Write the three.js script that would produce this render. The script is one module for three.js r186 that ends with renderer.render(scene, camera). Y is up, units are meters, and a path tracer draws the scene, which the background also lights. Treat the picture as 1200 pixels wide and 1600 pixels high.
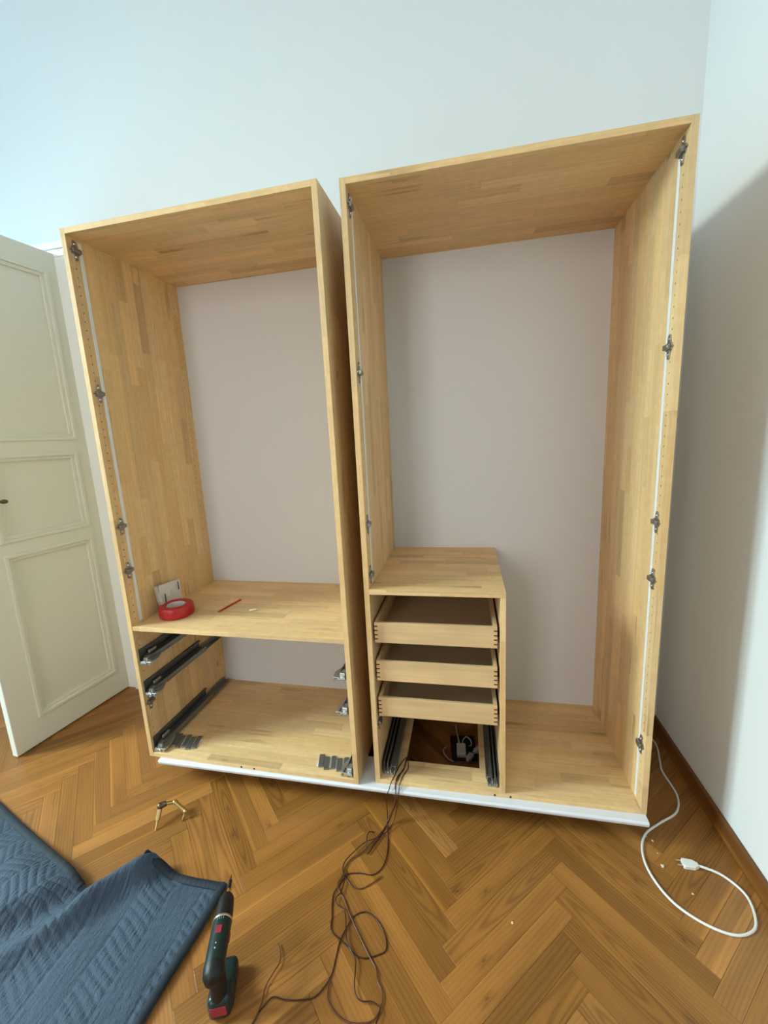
import * as THREE from 'three';
import { RoundedBoxGeometry } from 'three/addons/geometries/RoundedBoxGeometry.js';
import { mergeGeometries } from 'three/addons/utils/BufferGeometryUtils.js';
import { RectAreaLightUniformsLib } from 'three/addons/lights/RectAreaLightUniformsLib.js';

// ------------------------------------------------------------------ camera, sky, light, exposure
const scene = new THREE.Scene();
const camera = new THREE.PerspectiveCamera(102.35, 1200 / 1600, 0.02, 60);
camera.position.set(0.39, 1.5547, 1.4529);
camera.rotation.set(-0.18047, 0.20114, -0.05006, 'YXZ');
scene.add(camera);
scene.background = new THREE.Color(0.55, 0.75, 0.95);

const renderer = new THREE.WebGLRenderer({ antialias: true });
renderer.toneMapping = THREE.LinearToneMapping;
renderer.toneMappingExposure = 1.0;
renderer.shadowMap.enabled = true;

// the room: x -3.7 (window wall) to 1.334, z -0.671 (back wall) to 4.6, floor at 0
const XL = -3.7, XR = 1.334, ZB = -0.671, ZF = 4.6, YC = 3.95;
RectAreaLightUniformsLib.init();
function daylight(color, intensity, w, h, x, y, z, nx, ny, nz) {     // daylight as an area light outside a window, facing (nx, ny, nz)
  const l = new THREE.RectAreaLight(new THREE.Color(...color), intensity, w, h);
  l.position.set(x, y, z); l.lookAt(x + nx, y + ny, z + nz);
  scene.add(l);
}
const WY0 = 0.85, WY1 = 3.5, WZ0 = 0.68, WZ1 = 1.88, WX0 = -1.95, WX1 = -0.65;   // window 1 in the left wall, window 2 in the wall behind the camera
daylight([0.885, 1.0, 0.91], 73, 1.7, 2.7, -5.2, 3.75, 1.6, 0.6, -0.8, 0);                               // the sky above the street, through window 1
daylight([0.1, 0.65, 1.0], 10.6, WZ1 - WZ0, WY1 - WY0, XL - 0.2, (WY0 + WY1) / 2, (WZ0 + WZ1) / 2, 1, 0, 0); // light off the shaded street, through window 1
daylight([1.0, 0.965, 0.92], 9.3, WX1 - WX0, WY1 - WY0, (WX0 + WX1) / 2, (WY0 + WY1) / 2, ZF + 0.2, 0, 0, -1); // a bright courtyard wall, through window 2

// ------------------------------------------------------------------ helpers
function rng(seed) { let a = seed >>> 0; return () => { a = (a + 0x6D2B79F5) | 0; let t = Math.imul(a ^ (a >>> 15), 1 | a); t = (t + Math.imul(t ^ (t >>> 7), 61 | t)) ^ t; return ((t ^ (t >>> 14)) >>> 0) / 4294967296; }; }
function hash(x, y, s) { let h = Math.imul(x, 374761393) + Math.imul(y, 668265263) + Math.imul(s, 974634777); h = Math.imul(h ^ (h >>> 13), 1274126177); return ((h ^ (h >>> 16)) >>> 0) / 4294967296; }
function vnoise(x, y, s, px = 0, py = 0) {                        // value noise; px, py: period in cells
  const x0 = Math.floor(x), y0 = Math.floor(y); let fx = x - x0, fy = y - y0;
  fx = fx * fx * (3 - 2 * fx); fy = fy * fy * (3 - 2 * fy);
  const w = (v, p) => p ? ((v % p) + p) % p : v;
  const xa = w(x0, px), xb = w(x0 + 1, px), ya = w(y0, py), yb = w(y0 + 1, py);
  const a = hash(xa, ya, s), b = hash(xb, ya, s), c = hash(xa, yb, s), d = hash(xb, yb, s);
  return a + (b - a) * fx + (c - a) * fy + (a - b - c + d) * fx * fy;
}
const clamp = (v, a, b) => Math.min(b, Math.max(a, v)), mix = (a, b, t) => a + (b - a) * t;
const smooth = (a, b, v) => { const t = clamp((v - a) / (b - a), 0, 1); return t * t * (3 - 2 * t); };
const used = new Map();
function numbered(name) { const n = used.get(name) ?? 0; used.set(name, n + 1); return n ? `${name}_${String(n).padStart(3, '0')}` : name; }
function tag(o, label, category, group, kind) { if (label) o.userData.label = label; if (category) o.userData.category = category; if (group) o.userData.group = group; if (kind) o.userData.kind = kind; return o; }
function thing(name, label, category, pos = [0, 0, 0], turn = 0, group) {
  const g = new THREE.Group(); g.name = numbered(name); g.position.set(...pos); g.rotation.y = turn; scene.add(g);
  return tag(g, label, category, group);
}
function single(name, geo, mat, label, category, group) { const m = part(numbered(name), geo, mat, scene); return tag(m, label, category, group); }
function part(name, geo, mat, parent, label) {
  const m = new THREE.Mesh(geo, mat); m.name = name; m.castShadow = m.receiveShadow = true; parent.add(m);
  if (label) m.userData.label = label;
  return m;
}
function struct(name, geo, mat, parent = scene) { const m = part(name, geo, mat, parent); if (parent === scene) m.userData.kind = 'structure'; return m; }
function flat(g) {                                                // non-indexed, position + normal + uv only
  g = g.index ? g.toNonIndexed() : g;
  if (!g.attributes.normal) g.computeVertexNormals();
  if (!g.attributes.uv) g.setAttribute('uv', new THREE.BufferAttribute(new Float32Array(g.attributes.position.count * 2), 2));
  for (const k of Object.keys(g.attributes)) if (!['position', 'normal', 'uv'].includes(k)) g.deleteAttribute(k);
  g.groups = [];
  return g;
}
const G = (...list) => mergeGeometries(list.flat().map(flat));
const T = (g, x, y, z) => g.translate(x, y, z);
function bx(x0, x1, y0, y1, z0, z1, r = 0) {                      // box between corners, edges rounded by r
  const w = x1 - x0, h = y1 - y0, d = z1 - z0;
  const g = r ? new RoundedBoxGeometry(w, h, d, 2, Math.min(r, w / 2.01, h / 2.01, d / 2.01)) : new THREE.BoxGeometry(w, h, d);
  return flat(g).translate((x0 + x1) / 2, (y0 + y1) / 2, (z0 + z1) / 2);
}
function uvGrain(g, axis, su, sv, ou = 0, ov = 0) {               // uv in metres: u along the grain axis, v across it on each face
  g = flat(g);
  const p = g.attributes.position, uv = g.attributes.uv;
  const A = new THREE.Vector3(), B = new THREE.Vector3(), C = new THREE.Vector3(), n = new THREE.Vector3();
  for (let i = 0; i < p.count; i += 3) {
    A.fromBufferAttribute(p, i); B.fromBufferAttribute(p, i + 1); C.fromBufferAttribute(p, i + 2);
    n.copy(B).sub(A).cross(C.clone().sub(A));
    const an = [Math.abs(n.x), Math.abs(n.y), Math.abs(n.z)], f = an.indexOf(Math.max(...an));
    const others = [0, 1, 2].filter(k => k !== f);
    let ua = axis, va = others.find(k => k !== axis);
    if (f === axis) { ua = others[0]; va = others[1]; }
    [A, B, C].forEach((q, k) => { const c = [q.x, q.y, q.z]; uv.setXY(i + k, c[ua] / su + ou, c[va] / sv + ov); });
  }
  uv.needsUpdate = true;
  return g;
}
function mirrorX(g) {
  g = flat(g.clone());
  const p = g.attributes.position, n = g.attributes.normal, uv = g.attributes.uv;
  for (let i = 0; i < p.count; i++) { p.setX(i, -p.getX(i)); n.setX(i, -n.getX(i)); }
  for (let i = 0; i < p.count; i += 3) for (const a of [p, n, uv]) { const k = a.itemSize; for (let c = 0; c < k; c++) { const t = a.array[(i + 1) * k + c]; a.array[(i + 1) * k + c] = a.array[(i + 2) * k + c]; a.array[(i + 2) * k + c] = t; } }
  return g;
}
const V3 = (x, y, z) => new THREE.Vector3(x, y, z);
function tube(pts, r, seg = 6, dens = 160) {
  const c = new THREE.CatmullRomCurve3(pts.map(p => V3(...p)), false, 'centripetal');
  const n = Math.max(8, Math.round(c.getLength() * dens));
  const g = new THREE.TubeGeometry(c, n, r, seg, false), list = [g];
  for (const t of [0, 1]) { const p = c.getPoint(t); list.push(T(new THREE.SphereGeometry(r, seg, 5), p.x, p.y, p.z)); }
  return G(list);
}
function rod(a, b, r0, r1 = r0, seg = 12) {
  const A = V3(...a), B = V3(...b), d = B.clone().sub(A), g = flat(new THREE.CylinderGeometry(r1, r0, d.length(), seg));
  g.applyQuaternion(new THREE.Quaternion().setFromUnitVectors(V3(0, 1, 0), d.clone().normalize()));
  return T(g, ...A.add(B).multiplyScalar(0.5).toArray());
}
function dataTex(w, h, fn, srgb = true) {
  const d = new Uint8Array(w * h * 4), o = [0, 0, 0];
  for (let y = 0; y < h; y++) for (let x = 0; x < w; x++) { fn(x, y, o); const i = (y * w + x) * 4; d[i] = clamp(o[0], 0, 255); d[i + 1] = clamp(o[1], 0, 255); d[i + 2] = clamp(o[2], 0, 255); d[i + 3] = 255; }
  const t = new THREE.DataTexture(d, w, h); t.wrapS = t.wrapT = THREE.RepeatWrapping; t.magFilter = THREE.LinearFilter; t.minFilter = THREE.LinearMipmapLinearFilter; t.generateMipmaps = true;
  if (srgb) t.colorSpace = THREE.SRGBColorSpace;
  t.needsUpdate = true;
  return t;
}
const std = (color, roughness = 0.6, extra = {}) => new THREE.MeshStandardMaterial({ color, roughness, ...extra });

// ------------------------------------------------------------------ materials
// glued solid birch: staves 48 mm wide, each of its own length, tone and grain. The tile is 2.4 m along the grain by 1.2 m across.
const SU = 2.4, SV = 1.2;
const birchTex = (() => {
  const W = 2048, H = 1024, rows = 25, R = rng(11);
  const row = [];
  for (let r = 0; r < rows; r++) {
    const cuts = []; let x = R() * 0.4;
    while (x < SU) { cuts.push(x); x += 0.18 + R() * 0.5; }
    row.push(cuts.map((c, i) => { const t = R(); return { x: c, tone: (R() - 0.5) * 0.075 - (t > 0.93 ? 0.07 : 0) , warm: (R() - 0.5) * 2, seed: Math.floor(R() * 1e6), flame: R(), streak: R() }; }));
  }
  return dataTex(W, H, (px, py, o) => {
    const u = px / W * SU, v = py / H * SV, rr = Math.floor(v / (SV / rows)), fv = v / (SV / rows) - rr, cuts = row[rr];
    let s = cuts[cuts.length - 1]; for (const c of cuts) if (c.x <= u) s = c;
    const lv = fv * 0.048, sd = s.seed;
    const fine = vnoise(u * 22, lv * 900, sd) - 0.5, mid = vnoise(u * 5, lv * 160, sd + 1) - 0.5;
    const wob = vnoise(u * 3, lv * 30, sd + 2), ring = Math.sin((lv * 260 + wob * 9) * (0.6 + s.flame));
    const curl = vnoise(u * 60, lv * 60, sd + 3) - 0.5;
    let L = 1 + s.tone + fine * 0.04 + mid * 0.05 + ring * 0.014 * s.flame + curl * 0.035;
    if (s.streak > 0.86) { const k = vnoise(u * 4, lv * 70, sd + 5); L -= smooth(0.68, 0.95, k) * 0.14; }
    const k2 = vnoise(u * 7, lv * 110, sd + 6); L -= smooth(0.9, 1.0, k2) * 0.10;
    if (fv < 0.012 || fv > 0.988) L -= 0.03;
    const wm = s.warm;
    const k = L - (1 - L) * 0.25; o[0] = 226 * L + wm * 1.5; o[1] = 188 * (L - (1 - L) * 0.12) - wm * 1.5; o[2] = 135 * k - wm * 5;
  });
})();
const birch = new THREE.MeshPhysicalMaterial({ map: birchTex, roughness: 0.46, specularIntensity: 0.7 });
const plainBirch = new THREE.MeshPhysicalMaterial({ map: dataTex(512, 512, (px, py, o) => {
  const u = px / 512, v = py / 512, L = 1 + (vnoise(u * 4, v * 20, 61, 4, 20) - 0.5) * 0.07 + (vnoise(u * 14, v * 180, 62, 14, 180) - 0.5) * 0.05 + (vnoise(u * 30, v * 40, 63, 30, 40) - 0.5) * 0.05;
  o[0] = 216 * L; o[1] = 180 * L; o[2] = 134 * L;
}), roughness: 0.5, specularIntensity: 0.6 });
let woodSeed = 0;
function wood(g, axis) { woodSeed++; return uvGrain(g, axis, SU, SV, (woodSeed * 0.377) % 1, (woodSeed * 0.619) % 1); }

// oak for the parquet: tile 1.04 m along by 0.256 m across, tone per strip comes with the strip
const oakTex = dataTex(1024, 2048, (px, py, o) => {                  // sixteen boards of 64 mm: straight grain, flames, sapwood, a few knots
  const u = px / 1024, v = py / 2048, lanes = 16, lane = Math.floor(v * lanes), lv = v * 1.024 - lane * 0.064, sd = 400 + lane * 17, q = hash(lane, 1, 9), kind = lane % 4;
  const bend = (vnoise(u * 2, 0.5, sd, 2) - 0.5) * 0.05 + (vnoise(u * 5, lv * 20, sd + 1, 5) - 0.5) * 0.012;
  const c = 0.012 + 0.04 * q, dist = Math.abs(lv - c + bend * 0.6);
  const flame = kind === 0 ? Math.sqrt(dist * dist + 0.0006 * (1 - Math.cos(u * 2 * Math.PI))) : lv + bend * 0.35;   // cathedral arches or plain lines
  const ring = Math.pow(0.5 + 0.5 * Math.sin(flame * (kind === 0 ? 700 : 420 + 240 * q) + 3 * vnoise(u * 4, lv * 60, sd + 7, 4)), 2.2);
  const amp = kind === 0 ? 0.15 : 0.03 + 0.06 * hash(lane, 2, 9);
  const pores = vnoise(u * 70, lv * 2200, sd + 2, 70), fine = vnoise(u * 24, lv * 800, sd + 3, 24) - 0.5, blot = vnoise(u * 6, lv * 34, sd + 4, 6) - 0.5, big = vnoise(u * 2, lv * 8, sd + 8, 2) - 0.5;
  let L = 1 - amp * ring + fine * 0.07 + blot * 0.12 + big * 0.15;
  if (pores > 0.8) L -= 0.05 * (0.3 + ring);
  if (kind === 1) L += 0.15 * smooth(0.0, 0.006, lv + bend * 0.5 - 0.036 - 0.012 * q);                                // pale sapwood along one side
  if (lane % 5 === 2) { const kx = hash(lane, 3, 77), ky = 0.02 + 0.024 * hash(lane, 5, 78), dx = (u - kx) * 1.04 * 0.4, kd = Math.hypot(dx, lv - ky + 0.004 * Math.sin(u * 60)); L -= 0.22 * smooth(0.004, 0.001, kd) + 0.11 * smooth(0.020, 0.003, kd) * (0.4 + vnoise(u * 40, lv * 300, 91)); }
  if (lane % 7 === 3) { const w = Math.abs(lv - 0.03 - 0.012 * Math.sin(u * 19) - 0.006 * Math.sin(u * 47)); L -= 0.16 * smooth(0.004, 0.0005, w) * smooth(0.35, 0.7, vnoise(u * 6, 3.3, 55, 6)); }
  o[0] = 154 * L; o[1] = 102 * (L - (1 - L) * 0.10); o[2] = 46 * (L - (1 - L) * 0.22);
});
const oakBump = dataTex(512, 512, (px, py, o) => { const u = px / 512, v = py / 512; const h = 150 + (vnoise(u * 64, v * 512, 5, 64, 512) - 0.5) * 90 + (vnoise(u * 8, v * 24, 6, 8, 24) - 0.5) * 60; o[0] = o[1] = o[2] = h; }, false);
const oak = new THREE.MeshPhysicalMaterial({ map: oakTex, bumpMap: oakBump, bumpScale: 0.0002, roughness: 0.4, vertexColors: true });
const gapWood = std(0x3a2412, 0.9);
const plasterTex = dataTex(512, 512, (px, py, o) => { const u = px / 512, v = py / 512; const h = 128 + (vnoise(u * 128, v * 128, 21, 128, 128) - 0.5) * 70 + (vnoise(u * 32, v * 32, 22, 32, 32) - 0.5) * 60; o[0] = o[1] = o[2] = h; }, false);
const plaster = std(new THREE.Color(0.80, 0.80, 0.79), 0.92, { bumpMap: plasterTex, bumpScale: 0.0006 });
const creamPlaster = std(new THREE.Color(0.84, 0.69, 0.44), 0.92);
const ceilingPaint = std(new THREE.Color(0.80, 0.80, 0.79), 0.95);
const whiteGloss = new THREE.MeshPhysicalMaterial({ color: new THREE.Color(0.9, 0.9, 0.88), roughness: 0.32 });
const doorPaint = new THREE.MeshPhysicalMaterial({ color: new THREE.Color(0.74, 0.72, 0.62), roughness: 0.4, bumpMap: plasterTex, bumpScale: 0.0003 });
const backWhite = std(new THREE.Color(0.68, 0.665, 0.68), 0.65);
const laminate = std(new THREE.Color(0.70, 0.70, 0.74), 0.45);
const stripPlastic = std(new THREE.Color(0.80, 0.80, 0.80), 0.4);
const nickel = std(new THREE.Color(0.32, 0.30, 0.27), 0.38, { metalness: 0.9 });
const screwSteel = std(new THREE.Color(0.65, 0.63, 0.58), 0.3, { metalness: 0.95 });
const railSteel = std(new THREE.Color(0.13, 0.14, 0.14), 0.42, { metalness: 0.75 });
const slideSteel = std(new THREE.Color(0.26, 0.27, 0.26), 0.4, { metalness: 0.8 });
const clipSteel = std(new THREE.Color(0.6, 0.6, 0.57), 0.32, { metalness: 0.85 });
const skirtWood = new THREE.MeshPhysicalMaterial({ map: oakTex, color: new THREE.Color(0.62, 0.55, 0.5), roughness: 0.45 });
const drawerBase = std(new THREE.Color(0.55, 0.40, 0.25), 0.6);
const endGrain = std(0x4a2c14, 0.7);
const black = std(0x0d0d0e, 0.5);
const brass = std(new THREE.Color(0.62, 0.43, 0.18), 0.28, { metalness: 0.95 });
const darkBrass = std(new THREE.Color(0.16, 0.12, 0.07), 0.4, { metalness: 0.9 });

// ------------------------------------------------------------------ the room
const WT = 0.25, DX0 = -2.55, DX1 = -1.83, DH = 2.645;              // wall thickness, doorway
const uvm = g => uvGrain(g, 0, 1, 1);
struct('wall_back', uvm(G(bx(XL - WT, DX0, 0, YC, ZB - WT, ZB), bx(DX1, XR + WT, 0, YC, ZB - WT, ZB), bx(DX0, DX1, DH, YC, ZB - WT, ZB))), plaster);
struct('wall_right', uvm(bx(XR, XR + WT, 0, YC, ZB, ZF)), plaster);
struct('wall_front', uvm(G(bx(XL - WT, WX0, 0, YC, ZF, ZF + WT), bx(WX1, XR + WT, 0, YC, ZF, ZF + WT), bx(WX0, WX1, 0, WY0, ZF, ZF + WT), bx(WX0, WX1, WY1, YC, ZF, ZF + WT))), creamPlaster);
struct('wall_left', uvm(G(bx(XL - WT, XL, 0, WY0, ZB, ZF), bx(XL - WT, XL, WY1, YC, ZB, ZF), bx(XL - WT, XL, WY0, WY1, ZB, WZ0), bx(XL - WT, XL, WY0, WY1, WZ1, ZF))), plaster);
struct('ceiling', bx(XL - WT, XR + WT, YC, YC + 0.2, ZB - WT, ZF + WT), ceilingPaint);
struct('baseboard_right', uvGrain(bx(XR - 0.017, XR, 0, 0.075, ZB + 0.017, ZF, 0.004), 2, 1.04, 1.024, 0.2, 0.1), skirtWood);
struct('baseboard_back', uvGrain(bx(-1.66, XR, 0, 0.075, ZB, ZB + 0.017, 0.004), 0, 1.04, 1.024, 0.5, 0.35), skirtWood);
// the next room behind the doorway
struct('floor_hall', bx(-3.4, -1.2, -0.1, -0.002, -2.5, ZB - 0.02), std(0x9a6d3a, 0.5));
struct('wall_hall_back', bx(-3.4, -1.2, -0.1, 3, -2.6, -2.5), plaster);
struct('wall_hall_left', bx(-3.5, -3.4, -0.1, 3, -2.6, ZB - WT), plaster);
struct('wall_hall_right', bx(-1.2, -1.1, -0.1, 3, -2.6, ZB - WT), plaster);
struct('ceiling_hall', bx(-3.5, -1.1, 3, 3.1, -2.6, ZB - WT), ceilingPaint);
// two casement windows with a transom light each; local x runs along the wall, +z points into the room
[[XL, (WZ0 + WZ1) / 2, Math.PI / 2, WZ1 - WZ0], [(WX0 + WX1) / 2, ZF, Math.PI, WX1 - WX0]].forEach(([px, pz, turn, w], i) => {
  const win = new THREE.Group(); win.name = `window_${i + 1}`; win.userData.kind = 'structure'; win.position.set(px, 0, pz); win.rotation.y = turn; scene.add(win);
  const h = w / 2, Z0 = -0.17, Z1 = -0.11, f = 0.055;
  part('window_frame', G(bx(-h, h, WY0, WY0 + f, Z0, Z1, 0.004), bx(-h, h, WY1 - f, WY1, Z0, Z1, 0.004), bx(-h, -h + f, WY0, WY1, Z0, Z1, 0.004), bx(h - f, h, WY0, WY1, Z0, Z1, 0.004), bx(-0.05, 0.05, WY0, WY1, Z0, Z1, 0.004), bx(-h, h, 2.62, 2.70, Z0, Z1, 0.004)), whiteGloss, win);
  const glass = new THREE.MeshPhysicalMaterial({ color: 0xffffff, transmission: 1, thickness: 0, roughness: 0, ior: 1.5 });
  for (const [a, b] of [[-h + f, -0.05], [0.05, h - f]]) for (const [c, d] of [[WY0 + f, 2.62], [2.70, WY1 - f]]) part('pane', bx(a, b, c, d, Z0 + 0.028, Z0 + 0.032), glass, win);
  part('window_sill', bx(-h - 0.04, h + 0.04, WY0 - 0.03, WY0, -0.11, 0.06, 0.006), whiteGloss, win);
});
// door casing on the back wall
struct('trim_1', G(bx(DX1 - 0.02, -1.681, 0, 2.618, ZB - 0.01, ZB + 0.018, 0.004), bx(-1.74, -1.68, 0, 2.617, ZB - 0.01, ZB + 0.03, 0.004), bx(DX0 - 0.14, -1.68, 2.618, 2.691, ZB - 0.01, ZB + 0.019, 0.004), bx(DX0 - 0.145, -1.676, 2.655, 2.692, ZB - 0.01, ZB + 0.028, 0.004), bx(DX0 - 0.139, DX0, 0, 2.618, ZB - 0.01, ZB + 0.02, 0.004),
  bx(-1.765, -1.665, 0, 0.13, ZB - 0.01, ZB + 0.034, 0.004)), whiteGloss);

// ------------------------------------------------------------------ herringbone parquet
{
  const floor = new THREE.Group(); floor.name = 'floor'; floor.userData.kind = 'structure'; scene.add(floor);
  part('subfloor', bx(XL, XR, -0.12, -0.0035, ZB, ZF), gapWood, floor);
  const P = 0.0905, w = P / Math.SQRT2, COL = 0.368, L = COL * Math.SQRT2, GAP = 0.0006;
  const clip = (poly, axis, lim, sign) => {                       // keep the side where sign * (p[axis] - lim) <= 0
    const out = [];
    for (let i = 0; i < poly.length; i++) {
      const a = poly[i], b = poly[(i + 1) % poly.length], da = sign * (a[axis] - lim), db = sign * (b[axis] - lim);
      if (da <= 0) out.push(a);
      if ((da < 0 && db > 0) || (da > 0 && db < 0)) { const t = da / (da - db); out.push([mix(a[0], b[0], t), mix(a[1], b[1], t)]); }
    }
    return out;
  };
  function strip(poly, ux, uz, cx, cz, tone, ou, ov) {            // one strip: top face, small bevel, sides
    const n = poly.length, pos = [], uv = [], col = [];
    let gx = 0, gz = 0; for (const p of poly) { gx += p[0] / n; gz += p[1] / n; }
    const inset = poly.map(p => { const d = Math.hypot(p[0] - gx, p[1] - gz), k = 1 - 0.0007 / d; return [gx + (p[0] - gx) * k, gz + (p[1] - gz) * k]; });
    const put = (p, y) => { pos.push(p[0], y, p[1]); const a = (p[0] - cx) * ux + (p[1] - cz) * uz, b = -(p[0] - cx) * uz + (p[1] - cz) * ux; uv.push(a / 1.04 + ou, b / 1.024 + ov); col.push(...tone); };
    const tri = (a, ya, b, yb, c, yc) => { put(a, ya); put(b, yb); put(c, yc); };
    for (let i = 1; i < n - 1; i++) tri(inset[0], 0, inset[i + 1], 0, inset[i], 0);
    for (let i = 0; i < n; i++) {
      const j = (i + 1) % n;
      tri(inset[i], 0, inset[j], 0, poly[j], -0.0004); tri(inset[i], 0, poly[j], -0.0004, poly[i], -0.0004);
      tri(poly[i], -0.0004, poly[j], -0.0004, poly[j], -0.008); tri(poly[i], -0.0004, poly[j], -0.008, poly[i], -0.008);
    }
    const g = new THREE.BufferGeometry();
    g.setAttribute('position', new THREE.Float32BufferAttribute(pos, 3)); g.setAttribute('uv', new THREE.Float32BufferAttribute(uv, 2)); g.setAttribute('color', new THREE.Float32BufferAttribute(col, 3));
    g.computeVertexNormals();
    return g;
  }
  camera.updateMatrixWorld(true); camera.updateProjectionMatrix();
  const strips = [], R = rng(77);
  const area = poly => { let a = 0; for (let i = 0; i < poly.length; i++) { const p = poly[i], q = poly[(i + 1) % poly.length]; a += p[0] * q[1] - q[0] * p[1]; } return a / 2; };
  const column = (X, dir, phase) => {                             // dir +1: strips run (+x,+z) and phase = z - x; dir -1: (-x,+z) and phase = z + x
    const xc = X + COL / 2;
    for (let k = -80; k < 90; k++) {
      const c = phase + k * P, zc = c + dir * xc;
      if (zc < ZB - 0.5 || zc > ZF + 0.5) { continue; }
      const ux = Math.SQRT1_2, uz = dir * Math.SQRT1_2, hl = L / 2 - GAP / 2, hw = w / 2 - GAP / 2;
      let poly = [[1, 1], [1, -1], [-1, -1], [-1, 1]].map(([a, b]) => [xc + ux * a * hl - uz * b * hw, zc + uz * a * hl + ux * b * hw]);
      for (const [ax, lim, s] of [[0, XR - 0.002, 1], [0, XL + 0.002, -1], [1, ZF - 0.002, 1], [1, ZB + 0.002, -1]]) if (poly.length) poly = clip(poly, ax, lim, s);
      const t = R(), t2 = R(), ou = R(), lane = Math.floor(R() * 16);
      if (poly.length < 3 || Math.abs(area(poly)) < 2e-4) continue;
      if (area(poly) < 0) poly.reverse();
      const l = 0.78 + 0.36 * t - (t2 > 0.9 ? 0.08 : 0) + (t2 < 0.10 ? 0.22 : 0), h = (t2 - 0.5) * 0.08 - (l - 0.96) * 0.7;
      const geo = strip(poly, ux, uz, xc, zc, [l * (1 + h * 0.2), l, l * (1 - h)], ou, (lane + 0.5) / 16);
      let x0 = 9, x1 = -9, y0 = 9, y1 = -9, ok = true;
      for (const p of poly) { const q = V3(p[0], 0, p[1]).applyMatrix4(camera.matrixWorldInverse); if (q.z > -0.1) { ok = false; break; } const s = q.applyMatrix4(camera.projectionMatrix); x0 = Math.min(x0, s.x); x1 = Math.max(x1, s.x); y0 = Math.min(y0, s.y); y1 = Math.max(y1, s.y); }
      const cx0 = clamp(x0, -1, 1), cx1 = clamp(x1, -1, 1), cy0 = clamp(y0, -1, 1), cy1 = clamp(y1, -1, 1);
      let score = ok ? (cx1 - cx0) * (cy1 - cy0) : 0;
      if (xc > -1.0 && xc < 0.95 && zc < -0.2 && zc > -0.6) score *= 0.05;       // under the cupboards
      if (xc < -0.7 && zc > 0.75) score *= 0.1;                                    // under the blanket
      strips.push({ geo, score });
    }
  };
  // column j spans X_j .. X_j + COL; neighbouring columns are out of step by half a pitch
  const X0 = 0.32;
  let ph = 0.4195, dir = -1;
  for (let X = X0; X < XR + 0.1; X += COL) { column(X, dir, ph); const xe = X + COL, ze = ph + dir * xe; ph = ze + P / 2 + dir * xe; dir = -dir; }
  dir = -1; ph = 0.4195;
  for (let X = X0; X > XL - COL;) { const ze = ph + dir * X; ph = ze + P / 2 + dir * X; dir = -dir; X -= COL; column(X, dir, ph); }
  strips.sort((a, b) => b.score - a.score);
  const rest = [];
  strips.forEach((s, i) => { if (i < 290 && s.score > 0) part(numbered('parquet_strip'), s.geo, oak, floor); else rest.push(s.geo); });
  const m = part('parquet', mergeGeometries(rest), oak, floor); m.userData.kind = 'stuff';
}

// ------------------------------------------------------------------ door leaf, open into the room
{
  const d = new THREE.Group(); d.name = 'door_1'; d.userData.kind = 'structure'; scene.add(d);
  d.position.set(-1.919, 0, -0.016);                              // foot of the free edge; local +x runs to the hinges, +z is the face we see
  d.rotation.y = THREE.MathUtils.degToRad(81.664);
  const W = 0.70, H = 2.635, th = 0.042, y0 = 0.008;
  const panels = [[0.13, 0.572, 0.156, 1.048], [0.13, 0.572, 1.121, 1.553], [0.13, 0.587, 1.632, 2.526]];
  const sh = new THREE.Shape(); sh.moveTo(0, y0); sh.lineTo(W, y0); sh.lineTo(W, H); sh.lineTo(0, H); sh.closePath();
  for (const [a, b, c, e] of panels) { const h = new THREE.Path(); h.moveTo(a, c); h.lineTo(a, e); h.lineTo(b, e); h.lineTo(b, c); h.closePath(); sh.holes.push(h); }
  part('door_frame', uvm(T(new THREE.ExtrudeGeometry(sh, { depth: th - 0.006, bevelEnabled: true, bevelThickness: 0.003, bevelSize: 0.003, bevelOffset: -0.003, bevelSegments: 2 }), 0, 0, -th + 0.003)), doorPaint, d);
  for (const [a, b, c, e] of panels) {
    const p = part('door_panel', uvm(bx(a - 0.004, b + 0.004, c - 0.004, e + 0.004, -0.032, -0.016)), doorPaint, d);
    const m = [];                                                 // raised moulding frame around the panel
    const frame = (o, i, z0, z1) => { const s = new THREE.Shape(); s.moveTo(a + o, c + o); s.lineTo(b - o, c + o); s.lineTo(b - o, e - o); s.lineTo(a + o, e - o); s.closePath(); const h = new THREE.Path(); h.moveTo(a + i, c + i); h.lineTo(a + i, e - i); h.lineTo(b - i, e - i); h.lineTo(b - i, c + i); h.closePath(); s.holes.push(h); m.push(T(new THREE.ExtrudeGeometry(s, { depth: z1 - z0 - 0.006, bevelEnabled: true, bevelThickness: 0.003, bevelSize: 0.003, bevelOffset: -0.003, bevelSegments: 3 }), 0, 0, z0 + 0.003)); };
    frame(-0.006, 0.012, -0.012, 0.007); frame(0.010, 0.030, -0.018, -0.003);
    part('moulding', uvm(G(m)), doorPaint, p);
  }
  const h = part('door_handle', G(rod([0.06, 1.335, 0], [0.06, 1.335, 0.045], 0.009), rod([0.055, 1.335, 0.045], [0.145, 1.333, 0.05], 0.008, 0.007), T(new THREE.SphereGeometry(0.0125, 12, 8).scale(1.4, 0.9, 0.9), 0.152, 1.332, 0.05)), darkBrass, d);
  part('door_plate', bx(0.035, 0.085, 1.2, 1.42, 0, 0.004, 0.002), darkBrass, h);
  for (const y of [0.28, 0.95, 1.62, 2.2]) part('hinge', G(rod([W + 0.012, y, -0.004], [W + 0.012, y + 0.13, -0.004], 0.008), rod([W + 0.012, y - 0.012, -0.004], [W + 0.012, y, -0.004], 0.004, 0.009), rod([W + 0.012, y + 0.13, -0.004], [W + 0.012, y + 0.142, -0.004], 0.009, 0.004)), whiteGloss, d);
}

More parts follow.
